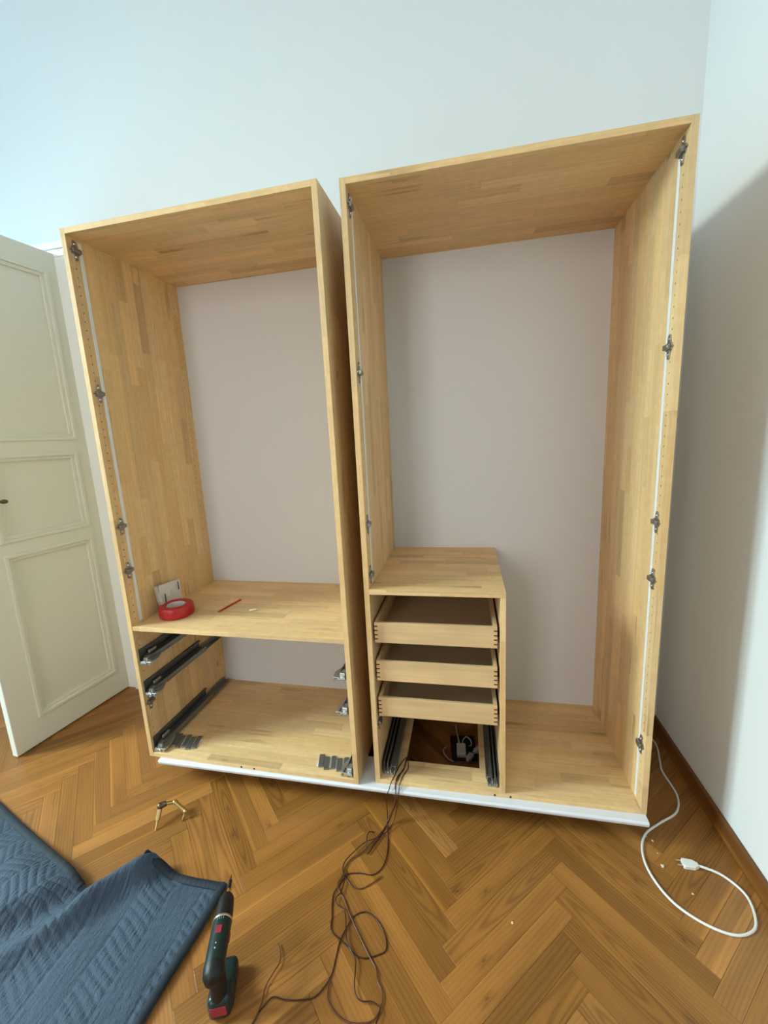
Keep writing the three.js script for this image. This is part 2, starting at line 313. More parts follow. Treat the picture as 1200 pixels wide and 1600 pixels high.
// ------------------------------------------------------------------ wardrobes
const B = 0.1265, TOP = 2.3815, TH = 0.02, DEP = 0.6046;
const hingeYs = [2.314, 1.783, 1.231, 1.033, 0.395];
// cross-shaped mounting plate, seen from the side it sticks out to (+x)
const plateGeo = (() => {
  const s = new THREE.Shape();
  s.moveTo(-0.006, -0.034); s.quadraticCurveTo(0, -0.038, 0.006, -0.034); s.lineTo(0.009, -0.013); s.lineTo(0.019, -0.010); s.lineTo(0.019, 0.010); s.lineTo(0.009, 0.013); s.lineTo(0.006, 0.034); s.quadraticCurveTo(0, 0.038, -0.006, 0.034); s.lineTo(-0.009, 0.013); s.lineTo(-0.018, 0.009); s.lineTo(-0.018, -0.009); s.lineTo(-0.009, -0.013); s.closePath();
  const g = flat(new THREE.ExtrudeGeometry(s, { depth: 0.003, bevelEnabled: true, bevelThickness: 0.001, bevelSize: 0.001, bevelSegments: 2 }));
  g.rotateY(Math.PI / 2);                                         // shape x -> -z, depth -> +x
  return G(g, bx(0.003, 0.013, -0.008, 0.008, -0.021, 0.016, 0.003), bx(0.012, 0.016, -0.005, 0.005, -0.008, 0.020, 0.0015), rod([0.003, 0, 0.012], [0.003, 0, 0.026], 0.0035, 0.0025));
})();
const plateScrew = G(rod([0.004, 0, 0], [0.0068, 0, 0], 0.0046, 0.0036, 14), bx(0.0066, 0.0072, -0.0005, 0.0005, -0.003, 0.003));
const plateScrews = [0.023, -0.023];
function plate(parent, x, y, z, side) {
  const m = part('hinge_plate', side > 0 ? plateGeo : plateL, nickel, parent, 'cross-shaped nickel hinge mounting plate'); m.position.set(x, y, z);
  for (const dy of plateScrews) { const s = part('screw', side > 0 ? plateScrew : screwL, screwSteel, m); s.position.set(0, dy, 0); }
}
const plateL = mirrorX(plateGeo), screwL = mirrorX(plateScrew);
// side panel: a drilled inner layer on a solid outer one, so that the shelf-pin holes are real holes
function sidePanel(inner, zSide) {                                // inner: +1 when the inside is at +x of the panel
  const s = new THREE.Shape(); s.moveTo(0, B); s.lineTo(DEP, B); s.lineTo(DEP, TOP); s.lineTo(0, TOP); s.closePath();
  for (const zz of [0.0262, 0.567]) for (let y = 2.0886 + 0.032 * 6; y > 0.2; y -= 0.032) {
    if (Math.abs(y - 2.314) < 0.05) continue;
    const h = new THREE.Path(); const r = 0.0034; for (let i = 0; i < 8; i++) { const a = -i / 8 * 2 * Math.PI; h[i ? 'lineTo' : 'moveTo'](zz + r * Math.cos(a), y + r * Math.sin(a)); } h.closePath(); s.holes.push(h);
  }
  const g = flat(new THREE.ExtrudeGeometry(s, { depth: 0.0115, bevelEnabled: false })); // shape x = depth into the cupboard
  g.rotateY(Math.PI / 2);                                         // shape x -> -z, extrusion -> +x
  const out = G(T(g, TH - 0.0115, 0, 0), bx(0, TH - 0.0115, B, TOP, -DEP, 0));
  return wood(inner > 0 ? out : mirrorX(out), 1);
}
const pinFill = std(0x2a1a0c, 0.9);
const foot = G(rod([0, 0, 0], [0, 0.012, 0], 0.03, 0.03, 16), rod([0, 0.012, 0], [0, B, 0], 0.016, 0.02, 16));
function makeWardrobe(label, pos, turn, W, floorGeo) {            // local x from 0 (left) to W, z from 0 (front) to -DEP
  const t = thing('wardrobe', label, 'wardrobe', pos, turn);
  part('side_panel', sidePanel(1), birch, t); const r = part('side_panel', sidePanel(-1), birch, t); r.position.x = W;
  part('top_panel', wood(bx(TH, W - TH, TOP - TH, TOP, -DEP, 0, 0.001), 0), birch, t);
  const fl = part('floor_panel', wood(floorGeo, 0), birch, t);
  part('back_panel', bx(0.006, W - 0.006, B + 0.004, TOP - 0.004, -DEP - 0.008, -DEP + 0.0002), backWhite, t, 'plain white back panel');
  for (const x of [0.06, W - 0.06]) for (const z of [-0.24, -0.54]) { const f = part('foot', foot, black, t, 'black adjustable foot'); f.position.set(x, 0, z); }
  return t;
}
// right wardrobe: its floor has a cut-out under the drawers
const WR = 1.0306, WL = 1.0246;
const holeFloor = G(bx(TH, WR - TH, B, B + TH, -0.115, 0, 0.001), bx(TH, 0.113, B, B + TH, -DEP, -0.115), bx(0.43, WR - TH, B, B + TH, -DEP, -0.115), bx(0.113, 0.43, B, B + TH, -DEP, -0.52));
const right = makeWardrobe('tall open birch wardrobe on the right beside the wall corner, with drawers inside', [0, 0, 0], 0, WR, holeFloor);
const leftT = makeWardrobe('tall open birch wardrobe on the left beside the white door, with one full-width shelf', [-0.0689 - WL * Math.cos(0.0199), 0, 0.0199 - WL * Math.sin(0.0199)], -0.0199, WL, bx(TH, WL - TH, B, B + TH, -DEP, 0, 0.001));
for (const y of hingeYs) { plate(right, TH, y, -0.034, 1); plate(right, WR - TH, y, -0.034, -1); plate(leftT, TH, y, -0.032, 1); }
const led = (y0, y1, x, s, parent, z = -0.054) => part('light_strip', s > 0 ? bx(x, x + 0.003, y0, y1, z - 0.007, z + 0.007, 0.001) : bx(x - 0.003, x, y0, y1, z - 0.007, z + 0.007, 0.001), stripPlastic, parent, 'slim white light strip let into the side panel');
led(0.79, 2.35, TH, 1, leftT, -0.056); led(0.99, 2.35, TH, 1, right, -0.06); led(0.16, 2.33, WR - TH, -1, right, -0.05);
for (const x of [0.4805, 0.5435]) part('screw_hole', T(new THREE.CylinderGeometry(0.0042, 0.0042, 0.002, 14).rotateX(Math.PI / 2), x, 0.1345, 0.0002), black, leftT);
for (const x of [0.485, 0.545]) part('screw_hole', T(new THREE.CylinderGeometry(0.0042, 0.0042, 0.002, 14).rotateX(Math.PI / 2), x, 0.1345, 0.0002), black, right);
const YS = 0.7814;
part('shelf', wood(bx(TH + 0.0005, WL - TH - 0.0005, YS - 0.02, YS, -DEP + 0.001, -0.001, 0.001), 0), birch, leftT);

// drawer runners: wall rail, telescopic slide and the steel clips at the front
const railGeo = (L) => G(bx(0, 0.003, -0.026, 0.028, -0.012 - L * 0.70, -0.012), bx(0, 0.013, 0.024, 0.028, -0.012 - L * 0.70, -0.012), bx(0, 0.016, -0.026, -0.022, -0.012 - L * 0.70, -0.012));
const slideGeo = (L) => G(bx(0.010, 0.036, -0.030, -0.027, -0.014 - L, -0.03), bx(0.010, 0.012, -0.030, -0.006, -0.014 - L, -0.03), bx(0.033, 0.036, -0.034, -0.010, -0.014 - L * 0.72, -0.03), bx(0.016, 0.030, -0.027, -0.014, -0.014 - L * 0.72, -0.05));
const clipGeo = () => {
  const a = [bx(0.006, 0.040, -0.034, -0.030, -0.075, -0.004), bx(0.012, 0.034, -0.028, -0.012, -0.05, -0.02, 0.003), bx(0.008, 0.018, -0.010, 0.006, -0.10, -0.055, 0.003)];
  for (let i = 0; i < 5; i++) a.push(bx(0.010 + i * 0.0105, 0.0165 + i * 0.0105, -0.040, -0.022 - i * 0.001, -0.040 - (i % 3) * 0.006, -0.006 - (i % 2) * 0.005, 0.001));
  const s = new THREE.Shape(); s.moveTo(0.008, 0.17); s.lineTo(0.030, 0.12); s.lineTo(0.064, 0.05); s.lineTo(0.060, 0.012); s.lineTo(0.010, 0.006); s.closePath();  // wedge-shaped catch, tapering to the back
  a.push(T(flat(new THREE.ExtrudeGeometry(s, { depth: 0.004, bevelEnabled: true, bevelThickness: 0.001, bevelSize: 0.001, bevelSegments: 1 })).rotateX(-Math.PI / 2), 0, -0.030, 0));
  return G(a);
};
function runner(parent, x, y, side, L = 0.56, name = 'drawer_runner') {
  const g = new THREE.Group(); g.name = name; g.userData.label = 'dark steel drawer runner'; parent.add(g); g.position.set(x, y, 0);
  const f = side > 0 ? (q => q) : mirrorX;
  part('wall_rail', f(railGeo(L)), railSteel, g); part('slide', f(slideGeo(L)), slideSteel, g); part('front_clip', f(clipGeo()), clipSteel, g);
  return g;
}
for (const y of [0.634, 0.478, 0.190]) { runner(leftT, TH, y, 1); runner(leftT, WL - TH, y, -1); }
// slotted coupling plates by the lowest pair of runners
function coupling(x0, x1, z0, z1) {
  const g = new THREE.Group(); g.name = 'coupling_plate'; g.userData.label = 'slotted grey steel coupling plate'; leftT.add(g);
  const y = B + TH, n = 5, wd = (x1 - x0) / n;
  part('base_plate', bx(x0, x1, y, y + 0.0015, z0 + 0.010, z1 - 0.010), stripPlastic, g);
  for (let i = 0; i < n; i++) { const sh = (i % 2 ? 0.006 : -0.004); part('steel_rib', T(bx(-wd * 0.40, wd * 0.40 - (i % 3) * 0.002, 0, 0.006, -(z1 - z0) / 2, (z1 - z0) / 2, 0.0012).rotateY(0.25), x0 + (i + 0.5) * wd, y + 0.0015, (z0 + z1) / 2 + sh), slideSteel, g); }
}
coupling(0.066, 0.205, -0.125, -0.045); coupling(WL - 0.205, WL - 0.06, -0.105, -0.035);

// drawer unit: top board, side and three shallow drawers standing in the right wardrobe
{
  const t = thing('drawer_unit', 'birch drawer unit with three shallow open drawers in the right wardrobe', 'drawer unit', [TH, B + TH, 0]);
  const UW = 0.525 - TH, UY = 0.9841 - (B + TH);                  // local x 0..UW, y 0..UY
  part('top_board', wood(bx(0.0005, UW, UY - 0.021, UY, -DEP + 0.001, 0.002, 0.0012), 0), birch, t);
  part('side_board', wood(bx(UW - 0.02, UW, 0, UY - 0.021, -DEP + 0.001, 0, 0.001), 1), birch, t);
  const x0 = 0.0235 - TH + 0.004, x1 = 0.498 - TH - 0.0015, zF = -0.018, zR = -0.53, sd = 0.013;
  for (const [b, e] of [[0.7555, 0.8405], [0.5905, 0.6765], [0.4315, 0.515]]) {
    const dr = new THREE.Group(); dr.name = 'drawer'; t.add(dr); dr.position.set(0, b - (B + TH), 0);
    const h = e - b;
    part('front_board', wood(bx(x0, x1, 0, h, zF - sd, zF, 0.0012), 0), plainBirch, dr);
    part('back_board', wood(bx(x0 + sd, x1 - sd, 0.01, h, zR, zR + sd, 0.001), 0), plainBirch, dr);
    for (const s of [0, 1]) part('side_wall', wood(bx(s ? x1 - sd : x0, s ? x1 : x0 + sd, 0, h, zR, zF - sd, 0.001), 2), plainBirch, dr);
    part('bottom', wood(bx(x0 + sd, x1 - sd, 0.012, 0.018, zR + sd, zF - sd), 0), drawerBase, dr);
    for (const s of [0, 1]) for (let i = 0; i < 4; i++) { const y = h * (0.185 + i * 0.21); part('finger_joint', bx(s ? x1 - sd : x0 - 0.0002, s ? x1 + 0.0002 : x0 + sd, y - 0.0026, y + 0.0026, zF - sd, zF + 0.0003), endGrain, dr, 'dark end grain finger of the corner joint'); }
  }
  for (const [b] of [[0.7555], [0.5905], [0.4315]]) for (const s of [1, -1]) {           // slim runners that carry the drawers
    const q = bx(0, 0.0038, -0.012, 0.012, -0.55, -0.03); const m = part('drawer_runner', s > 0 ? q : mirrorX(q), railSteel, t, 'slim dark runner beside a drawer'); m.position.set(s > 0 ? 0 : UW - 0.02, b - B - TH + 0.03, 0);
  }
  // runners of the missing lowest drawer
  for (const s of [1, -1]) {
    const g = new THREE.Group(); g.name = 'drawer_runner'; g.userData.label = 'dark steel runner left bare below the drawers'; t.add(g); g.position.set(s > 0 ? 0.012 : UW - 0.022, 0, 0);
    const f = s > 0 ? (q => q) : mirrorX;
    part('wall_rail', f(G(bx(0, 0.004, 0.0, 0.06, -0.56, -0.03), bx(0.004, 0.022, 0.0, 0.004, -0.56, -0.03))), railSteel, g);
    part('slide', f(G(bx(0.012, 0.016, 0.004, 0.045, -0.56, -0.04), bx(0.026, 0.050, 0.02, 0.024, -0.56, -0.05), bx(0.026, 0.029, 0.004, 0.03, -0.56, -0.05), bx(0.047, 0.050, 0.002, 0.03, -0.56, -0.06))), slideSteel, g);
    const c = [bx(0.01, 0.045, 0.0, 0.006, -0.06, -0.022)]; for (let i = 0; i < 5; i++) c.push(bx(0.006 + i * 0.009, 0.010 + i * 0.009, 0.004, 0.02 - (i % 2) * 0.006, -0.055, -0.024 - (i % 3) * 0.005));
    part('front_clip', f(G(c)), clipSteel, g);
  }
}

// white board under both wardrobes
{
  const x0 = -1.035, x1 = 1.027, zl = 0.021, zr = 0.037, ang = -Math.atan2(zr - zl, x1 - x0), len = Math.hypot(x1 - x0, zr - zl);
  const t = thing('plinth_board', 'long white board with a rounded nose under the front of both wardrobes', 'plinth board', [x0, 0, zl], ang);
  const s = new THREE.Shape(); const y0 = 0.107, y1 = 0.1262;      // profile: x = depth back from the nose
  s.moveTo(0.168, y0); s.lineTo(0.168, y1); s.lineTo(0.009, y1); s.quadraticCurveTo(0.002, y1, 0, y1 - 0.008); s.lineTo(0.0025, y0 + 0.001); s.lineTo(0.004, y0); s.closePath();
  const g = flat(new THREE.ExtrudeGeometry(s, { depth: len, bevelEnabled: false })); g.rotateY(Math.PI / 2); // shape x -> -z, depth -> +x
  part('board', g, laminate, t);
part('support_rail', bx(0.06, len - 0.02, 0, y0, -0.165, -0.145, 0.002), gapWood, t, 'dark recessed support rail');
}

// ------------------------------------------------------------------ small things in the wardrobes
const Lp = (x, y, z) => leftT.localToWorld(V3(x, y, z));
leftT.updateMatrixWorld(true);
{
  const c = Lp(WL - 0.884, YS, -0.143);
  const t = thing('tape_roll', 'thick red roll of tape lying flat on the shelf', 'tape', [c.x, c.y, c.z]);
  const prof = [[0.043, 0.002], [0.045, 0], [0.069, 0], [0.0745, 0.004], [0.0765, 0.020], [0.0755, 0.040], [0.072, 0.050], [0.066, 0.0535], [0.046, 0.0535], [0.043, 0.051], [0.043, 0.002]].map(p => new THREE.Vector2(...p));
  const red = new THREE.MeshPhysicalMaterial({ color: new THREE.Color(0.42, 0.012, 0.014), roughness: 0.38 });
  part('roll', new THREE.LatheGeometry(prof, 48), red, t);
  part('core', new THREE.LatheGeometry([[0.039, 0.001], [0.043, 0.001], [0.043, 0.05], [0.039, 0.05], [0.039, 0.001]].map(p => new THREE.Vector2(...p)), 40), std(new THREE.Color(0.6, 0.55, 0.5), 0.8), t, 'pale card core');
  const b = thing('hardware_bag', 'small clear bag with a white label leaning on the side behind the tape', 'bag', Lp(0.060, YS, -0.208).toArray(), Math.PI / 2 - 0.0199 + 0.16); b.scale.setScalar(1.22);
  const bag = new THREE.MeshPhysicalMaterial({ color: new THREE.Color(0.92, 0.9, 0.86), roughness: 0.25, transmission: 0.55, thickness: 0 });
  const pg = new THREE.PlaneGeometry(0.155, 0.105, 20, 14), pp = pg.attributes.position;
  for (let i = 0; i < pp.count; i++) { const x = pp.getX(i), y = pp.getY(i); pp.setXYZ(i, x, y + 0.0525 + 0.012 * x / 0.08 * -1, -0.12 * (y + 0.05) + 0.003 + 0.003 * Math.sin(x * 70 + y * 30) + 0.006 * Math.exp(-(((y + 0.02) / 0.03) ** 2))); }
  pg.computeVertexNormals();
  const back = pg.clone(); const bp = back.attributes.position; for (let i = 0; i < bp.count; i++) bp.setZ(i, -0.12 * (pp.getY(i) - 0.05) - 0.004);
  part('pouch', G(pg, back), bag, b); b.rotation.order = 'YXZ';
  const lab = bx(-0.07, 0.07, 0.052, 0.104, -0.0006, 0.0006); lab.rotateZ(-0.14); part('label_card', T(lab.rotateX(-0.12), 0, 0.002, 0.006), std(new THREE.Color(0.72, 0.69, 0.66), 0.6), b, 'white label card');
  for (const [x, y] of [[-0.045, 0.045], [0.05, 0.06]]) part('dark_pin', rod([x, y, 0.008], [x + 0.003, y + 0.032, 0.006], 0.0022, 0.0018, 8), black, b, 'thin dark pin');
  const p0 = Lp(WL - 0.694, YS + 0.0046, -0.177), p1 = Lp(WL - 0.668, YS + 0.0046, -0.332);
  const pen = thing('pencil', 'slim red pencil lying on the shelf beside the tape', 'pencil', p0.toArray(), Math.atan2(p1.x - p0.x, p1.z - p0.z));
  const len = p0.distanceTo(p1);
  part('shaft', rod([0, 0, 0.018], [0, 0, len], 0.0046, 0.0046, 6), std(new THREE.Color(0.45, 0.03, 0.02), 0.35), pen);
  part('tip', rod([0, 0, 0], [0, 0, 0.018], 0.0006, 0.0045, 8), std(new THREE.Color(0.32, 0.06, 0.03), 0.7), pen);
  const w = Lp(WL - 0.537, YS, -0.214);
  const wd = thing('wood_plug', 'tiny pale wooden plug lying alone on the shelf', 'plug', w.toArray(), 0.6);
  part('plug_body', G(rod([-0.012, 0.006, 0], [0.008, 0.006, 0], 0.006, 0.006, 12), rod([0.008, 0.006, 0], [0.02, 0.005, 0], 0.0045, 0.0035, 10)), std(new THREE.Color(0.82, 0.72, 0.52), 0.6), wd);
}
// what lies below the cut-out
{
  const wp = std(new THREE.Color(0.6, 0.58, 0.54), 0.45), bk = black;
  const box = thing('connector_box', 'flat white cable connector box under the floor cut-out', 'connector', [0.349, 0, -0.352], 0.05);
  part('case', bx(-0.022, 0.022, 0.012, 0.036, -0.036, 0.036, 0.004), wp, box);
  part('lead', tube([[-0.008, 0.024, -0.034], [-0.012, 0.03, -0.07], [-0.016, 0.02, -0.12], [-0.02, 0.006, -0.2]], 0.003), wp, box);
  part('lead', tube([[0.008, 0.024, -0.034], [0.01, 0.03, -0.06], [0.03, 0.028, -0.09], [0.05, 0.02, -0.075], [0.05, 0.012, -0.05], [0.03, 0.008, -0.045]], 0.0028), wp, box);
  const ad = thing('power_adapter', 'black power adapter brick under the floor cut-out', 'adapter', [0.36, 0, -0.36], 0.1);
  part('adapter_case', bx(-0.06, 0.062, 0, 0.0118, -0.11, 0.05, 0.004), bk, ad);
  const c1 = thing('plug_connector', 'nearer of two small white plug connectors under the cut-out', 'connector', [0.391, 0, -0.322], -0.5);
  part('connector_body', G(bx(-0.012, 0.012, 0.012, 0.028, -0.018, 0.018, 0.002), bx(-0.007, 0.007, 0.014, 0.024, 0.016, 0.03, 0.001)), wp, c1);
  const c2 = c1.clone(); c2.name = numbered('plug_connector'); c2.position.set(0.428, 0, -0.372); c2.rotation.y = -0.75; c2.userData.label = 'farther of two small white plug connectors under the cut-out'; scene.add(c2);
  single('white_lead', tube([[0.275, 0.004, -0.39], [0.262, 0.01, -0.36], [0.268, 0.012, -0.33], [0.29, 0.008, -0.305], [0.31, 0.004, -0.30]], 0.003), wp, 'short curved white lead on the dark floor under the cut-out', 'cable');
}

// ------------------------------------------------------------------ thin cables from the cut-out over the board and across the floor
{
  const wire = new THREE.MeshPhysicalMaterial({ color: new THREE.Color(0.035, 0.007, 0.004), roughness: 0.35 }), wire2 = new THREE.MeshPhysicalMaterial({ color: new THREE.Color(0.11, 0.03, 0.012), roughness: 0.35 });
  const fl = (y, pts) => pts.map(([x, z], i) => [x, y + 0.0006 * Math.sin(i * 1.7), z]);
  const grp = 'thin dark cables from the drawer cut-out';
  single('cable', tube([[0.14, 0.05, -0.2], [0.122, 0.13, -0.15], [0.11, 0.151, -0.122], [0.092, 0.149, -0.082], [0.080, 0.1486, -0.035], [0.072, 0.1486, -0.002], [0.066, 0.140, 0.016], [0.062, 0.1295, 0.034], [0.054, 0.118, 0.044], [0.053, 0.09, 0.047], [0.056, 0.049, 0.055], [0.059, 0.014, 0.07], ...fl(0.003, [[0.072, 0.134], [0.078, 0.197], [0.068, 0.243], [0.042, 0.269], [-0.01, 0.272], [-0.051, 0.283], [-0.06, 0.3], [-0.071, 0.324], [-0.079, 0.345], [-0.08, 0.361], [-0.073, 0.393], [-0.064, 0.42], [-0.054, 0.458], [-0.018, 0.477], [0.013, 0.492], [0.035, 0.506], [0.067, 0.511], [0.103, 0.498], [0.129, 0.48], [0.118, 0.442], [0.078, 0.402], [0.042, 0.389], [0.008, 0.407], [-0.006, 0.439], [-0.018, 0.479], [-0.018, 0.521], [-0.018, 0.562], [-0.029, 0.592], [-0.052, 0.62], [-0.093, 0.633], [-0.132, 0.639], [-0.17, 0.64], [-0.185, 0.66], [-0.197, 0.685], [-0.204, 0.715]])], 0.0019), wire, 'thin dark cable that makes the round loop and runs on towards the screwdriver', 'cable', grp);
  single('cable', tube([[0.145, 0.05, -0.2], [0.128, 0.13, -0.15], [0.117, 0.151, -0.123], [0.114, 0.149, -0.082], [0.1, 0.149, -0.031], [0.093, 0.149, -0.002], [0.090, 0.140, 0.016], [0.092, 0.130, 0.034], [0.093, 0.118, 0.045], [0.092, 0.085, 0.046], [0.08, 0.056, 0.053], [0.062, 0.014, 0.068], ...fl(0.006, [[0.044, 0.118], [0.023, 0.165], [0.007, 0.201]])], 0.0022), wire, 'straight dark cable over the white board that ends first on the floor', 'cable', grp);
  single('cable', tube([[0.15, 0.05, -0.2], [0.134, 0.13, -0.15], [0.125, 0.151, -0.105], [0.129, 0.149, -0.07], [0.112, 0.1487, -0.025], [0.108, 0.1487, -0.002], [0.104, 0.140, 0.016], [0.103, 0.1295, 0.034], [0.102, 0.112, 0.044], [0.096, 0.069, 0.048], [0.083, 0.02, 0.066], ...fl(0.0085, [[0.066, 0.098], [0.026, 0.138], [-0.012, 0.159], [-0.048, 0.204], [-0.071, 0.244], [-0.07, 0.275], [-0.056, 0.3], [-0.054, 0.328], [-0.058, 0.354], [-0.066, 0.365], [-0.062, 0.382], [-0.027, 0.401], [-0.007, 0.45], [0.003, 0.478], [0.026, 0.503], [0.043, 0.521], [0.05, 0.547], [0.055, 0.578], [0.067, 0.601], [0.083, 0.609], [0.118, 0.606], [0.138, 0.617], [0.136, 0.637], [0.129, 0.665]])], 0.0018), wire, 'thin dark cable with sharp bends and a small hook at its near end', 'cable', grp);
  single('cable', tube([[0.135, 0.05, -0.2], [0.125, 0.13, -0.15], [0.114, 0.151, -0.11], [0.11, 0.149, -0.055], [0.092, 0.149, -0.025], [0.087, 0.149, -0.002], [0.086, 0.140, 0.016], [0.090, 0.130, 0.034], [0.092, 0.116, 0.044], [0.088, 0.084, 0.046], [0.063, 0.03, 0.062], ...fl(0.0045, [[0.048, 0.088], [0.025, 0.135], [-0.007, 0.183], [-0.027, 0.207], [-0.054, 0.232], [-0.065, 0.265], [-0.067, 0.292], [-0.076, 0.316], [-0.066, 0.339], [-0.04, 0.363], [-0.015, 0.396], [0.008, 0.423], [0.047, 0.467], [0.08, 0.502], [0.11, 0.533], [0.119, 0.557], [0.135, 0.576], [0.141, 0.602], [0.125, 0.638], [0.093, 0.651], [0.051, 0.653], [0.015, 0.64], [-0.012, 0.618], [-0.02, 0.58]])], 0.0021), wire2, 'reddish cable that cuts straight across the round loop and curls back below it', 'cable', grp);
  single('cable', tube(fl(0.003, [[-0.066, 0.284], [-0.046, 0.302], [-0.021, 0.32], [0.007, 0.323], [0.038, 0.304], [0.074, 0.271]]), 0.0018), wire2, 'short loose cable end curving to the right above the round loop', 'cable', grp);
  single('cable', tube([[-0.002, 0.004, 0.198], [-0.005, 0.014, 0.176], [-0.008, 0.022, 0.152], [-0.008, 0.016, 0.126], [-0.003, 0.006, 0.112], [0.01, 0.003, 0.11]], 0.0018), wire, 'short hooked cable end standing up beside the straight cable', 'cable', grp);
  single('cable', tube(fl(0.0065, [[-0.205, 0.72], [-0.199, 0.704], [-0.193, 0.661], [-0.199, 0.623], [-0.192, 0.593], [-0.183, 0.565], [-0.19, 0.542], [-0.209, 0.52]]), 0.0018), wire2, 'thin reddish cable end standing alone to the right of the drill', 'cable', grp);
}

// ------------------------------------------------------------------ white power cord
{
  const white = new THREE.MeshPhysicalMaterial({ color: new THREE.Color(0.82, 0.80, 0.76), roughness: 0.35 });
  const t = thing('mains_cable', 'white power cord with a flat plug curling on the floor by the right wall', 'cable');
  const r = 0.0042;
  part('cord', tube([[1.2, -0.66], [1.27, -0.61], [1.287, -0.546], [1.26, -0.432], [1.244, -0.373], [1.246, -0.237], [1.207, -0.155], [1.118, -0.091], [1.047, -0.035], [1.01, 0.034], [1.004, 0.115], [1.037, 0.202], [1.104, 0.255], [1.181, 0.274], [1.242, 0.25], [1.268, 0.211], [1.28, 0.144], [1.244, 0.089], [1.195, 0.072], [1.172, 0.067]].map(([x, z], i, a) => [x, r + (i > a.length - 3 ? 0.004 : 0), z]), r, 10, 120), white, t);
  const ps = new THREE.Shape(); ps.moveTo(0, -0.005); ps.lineTo(0.014, -0.013); ps.lineTo(0.044, -0.014); ps.lineTo(0.047, -0.010); ps.lineTo(0.047, 0.010); ps.lineTo(0.044, 0.014); ps.lineTo(0.014, 0.013); ps.lineTo(0, 0.005); ps.closePath();
  const pg = flat(new THREE.ExtrudeGeometry(ps, { depth: 0.009, bevelEnabled: true, bevelThickness: 0.0025, bevelSize: 0.002, bevelSegments: 3 })); pg.rotateX(-Math.PI / 2);
  const pl = part('plug', T(pg, 0, 0.0028, 0), white, t, 'white flat plug'); pl.position.set(1.176, 0, 0.067); pl.rotation.y = Math.PI - 0.03;
  for (const z of [-0.0095, 0.0095]) part('pin', rod([0.046, 0.008, z], [0.066, 0.008, z * 0.9], 0.0022, 0.002, 10), screwSteel, pl, 'steel contact pin');
}
// plaster crumbs
{
  const cr = std(new THREE.Color(0.72, 0.60, 0.45), 0.9), sub = (s) => { const g = new THREE.IcosahedronGeometry(1, 1), p = g.attributes.position; for (let i = 0; i < p.count; i++) { const k = 0.75 + 0.5 * vnoise(p.getX(i) * 2 + 9, p.getY(i) * 2 + p.getZ(i) * 3, s); p.setXYZ(i, p.getX(i) * k, p.getY(i) * k * 0.6, p.getZ(i) * k); } g.computeVertexNormals(); return g; };
  const list = [[1.05, -0.03, 0.0022, 'smallest pale crumb, right beside the corner of the white board'], [1.064, -0.014, 0.0038, 'pale crumb inside the bend of the white cord, nearest the board'], [1.062, 0.034, 0.0024, 'tiny pale crumb halfway between board corner and plug'], [1.058, 0.082, 0.006, 'largest pale crumb, to the left of the plug'], [1.115, 0.165, 0.0035, 'pale crumb in the middle of the white cord loop'], [0.516, 0.344, 0.0038, 'single pale crumb out on the open parquet'], [0.16, -0.16, 0.003, 'pale crumb on the dark floor below the cut-out']];
  list.forEach(([x, z, r, l], i) => { const m = single('crumb', sub(i + 3).scale(r, r, r), cr, l, 'crumb', 'plaster crumbs on the floor'); m.position.set(x, r * 0.42, z); m.rotation.y = i * 1.3; });
}
// ------------------------------------------------------------------ brass fitting standing on its two legs
{
  const t = thing('brass_fitting', 'small brass fitting with two thin legs standing on the parquet', 'fitting', [-0.889, 0, 0.235]);
  const top = [-0.012, 0.062, -0.055], mid = [0.03, 0.052, -0.09], end = [0.088, 0.030, -0.075], toe = [0.083, 0.001, -0.055];
  part('leg', G(rod([0, 0.001, 0], [-0.004, 0.028, -0.022], 0.0032, 0.0046), T(new THREE.SphereGeometry(0.0068, 12, 8), -0.004, 0.027, -0.022), rod([-0.004, 0.028, -0.022], [-0.0095, 0.054, -0.047], 0.0092, 0.0098)), brass, t);
  part('joint', G(T(new THREE.SphereGeometry(0.0135, 16, 12), ...top), rod([-0.012, 0.062, -0.055], [0.004, 0.062, -0.072], 0.0125, 0.0115)), darkBrass, t, 'dark round joint');
  part('arm', G(rod([0.002, 0.061, -0.07], mid, 0.0062, 0.0078), T(new THREE.SphereGeometry(0.0105, 14, 10), ...mid), rod(mid, end, 0.0088, 0.0078), T(new THREE.SphereGeometry(0.0098, 14, 10), ...end)), brass, t);
  part('leg', rod(toe, end, 0.003, 0.005), brass, t);
}
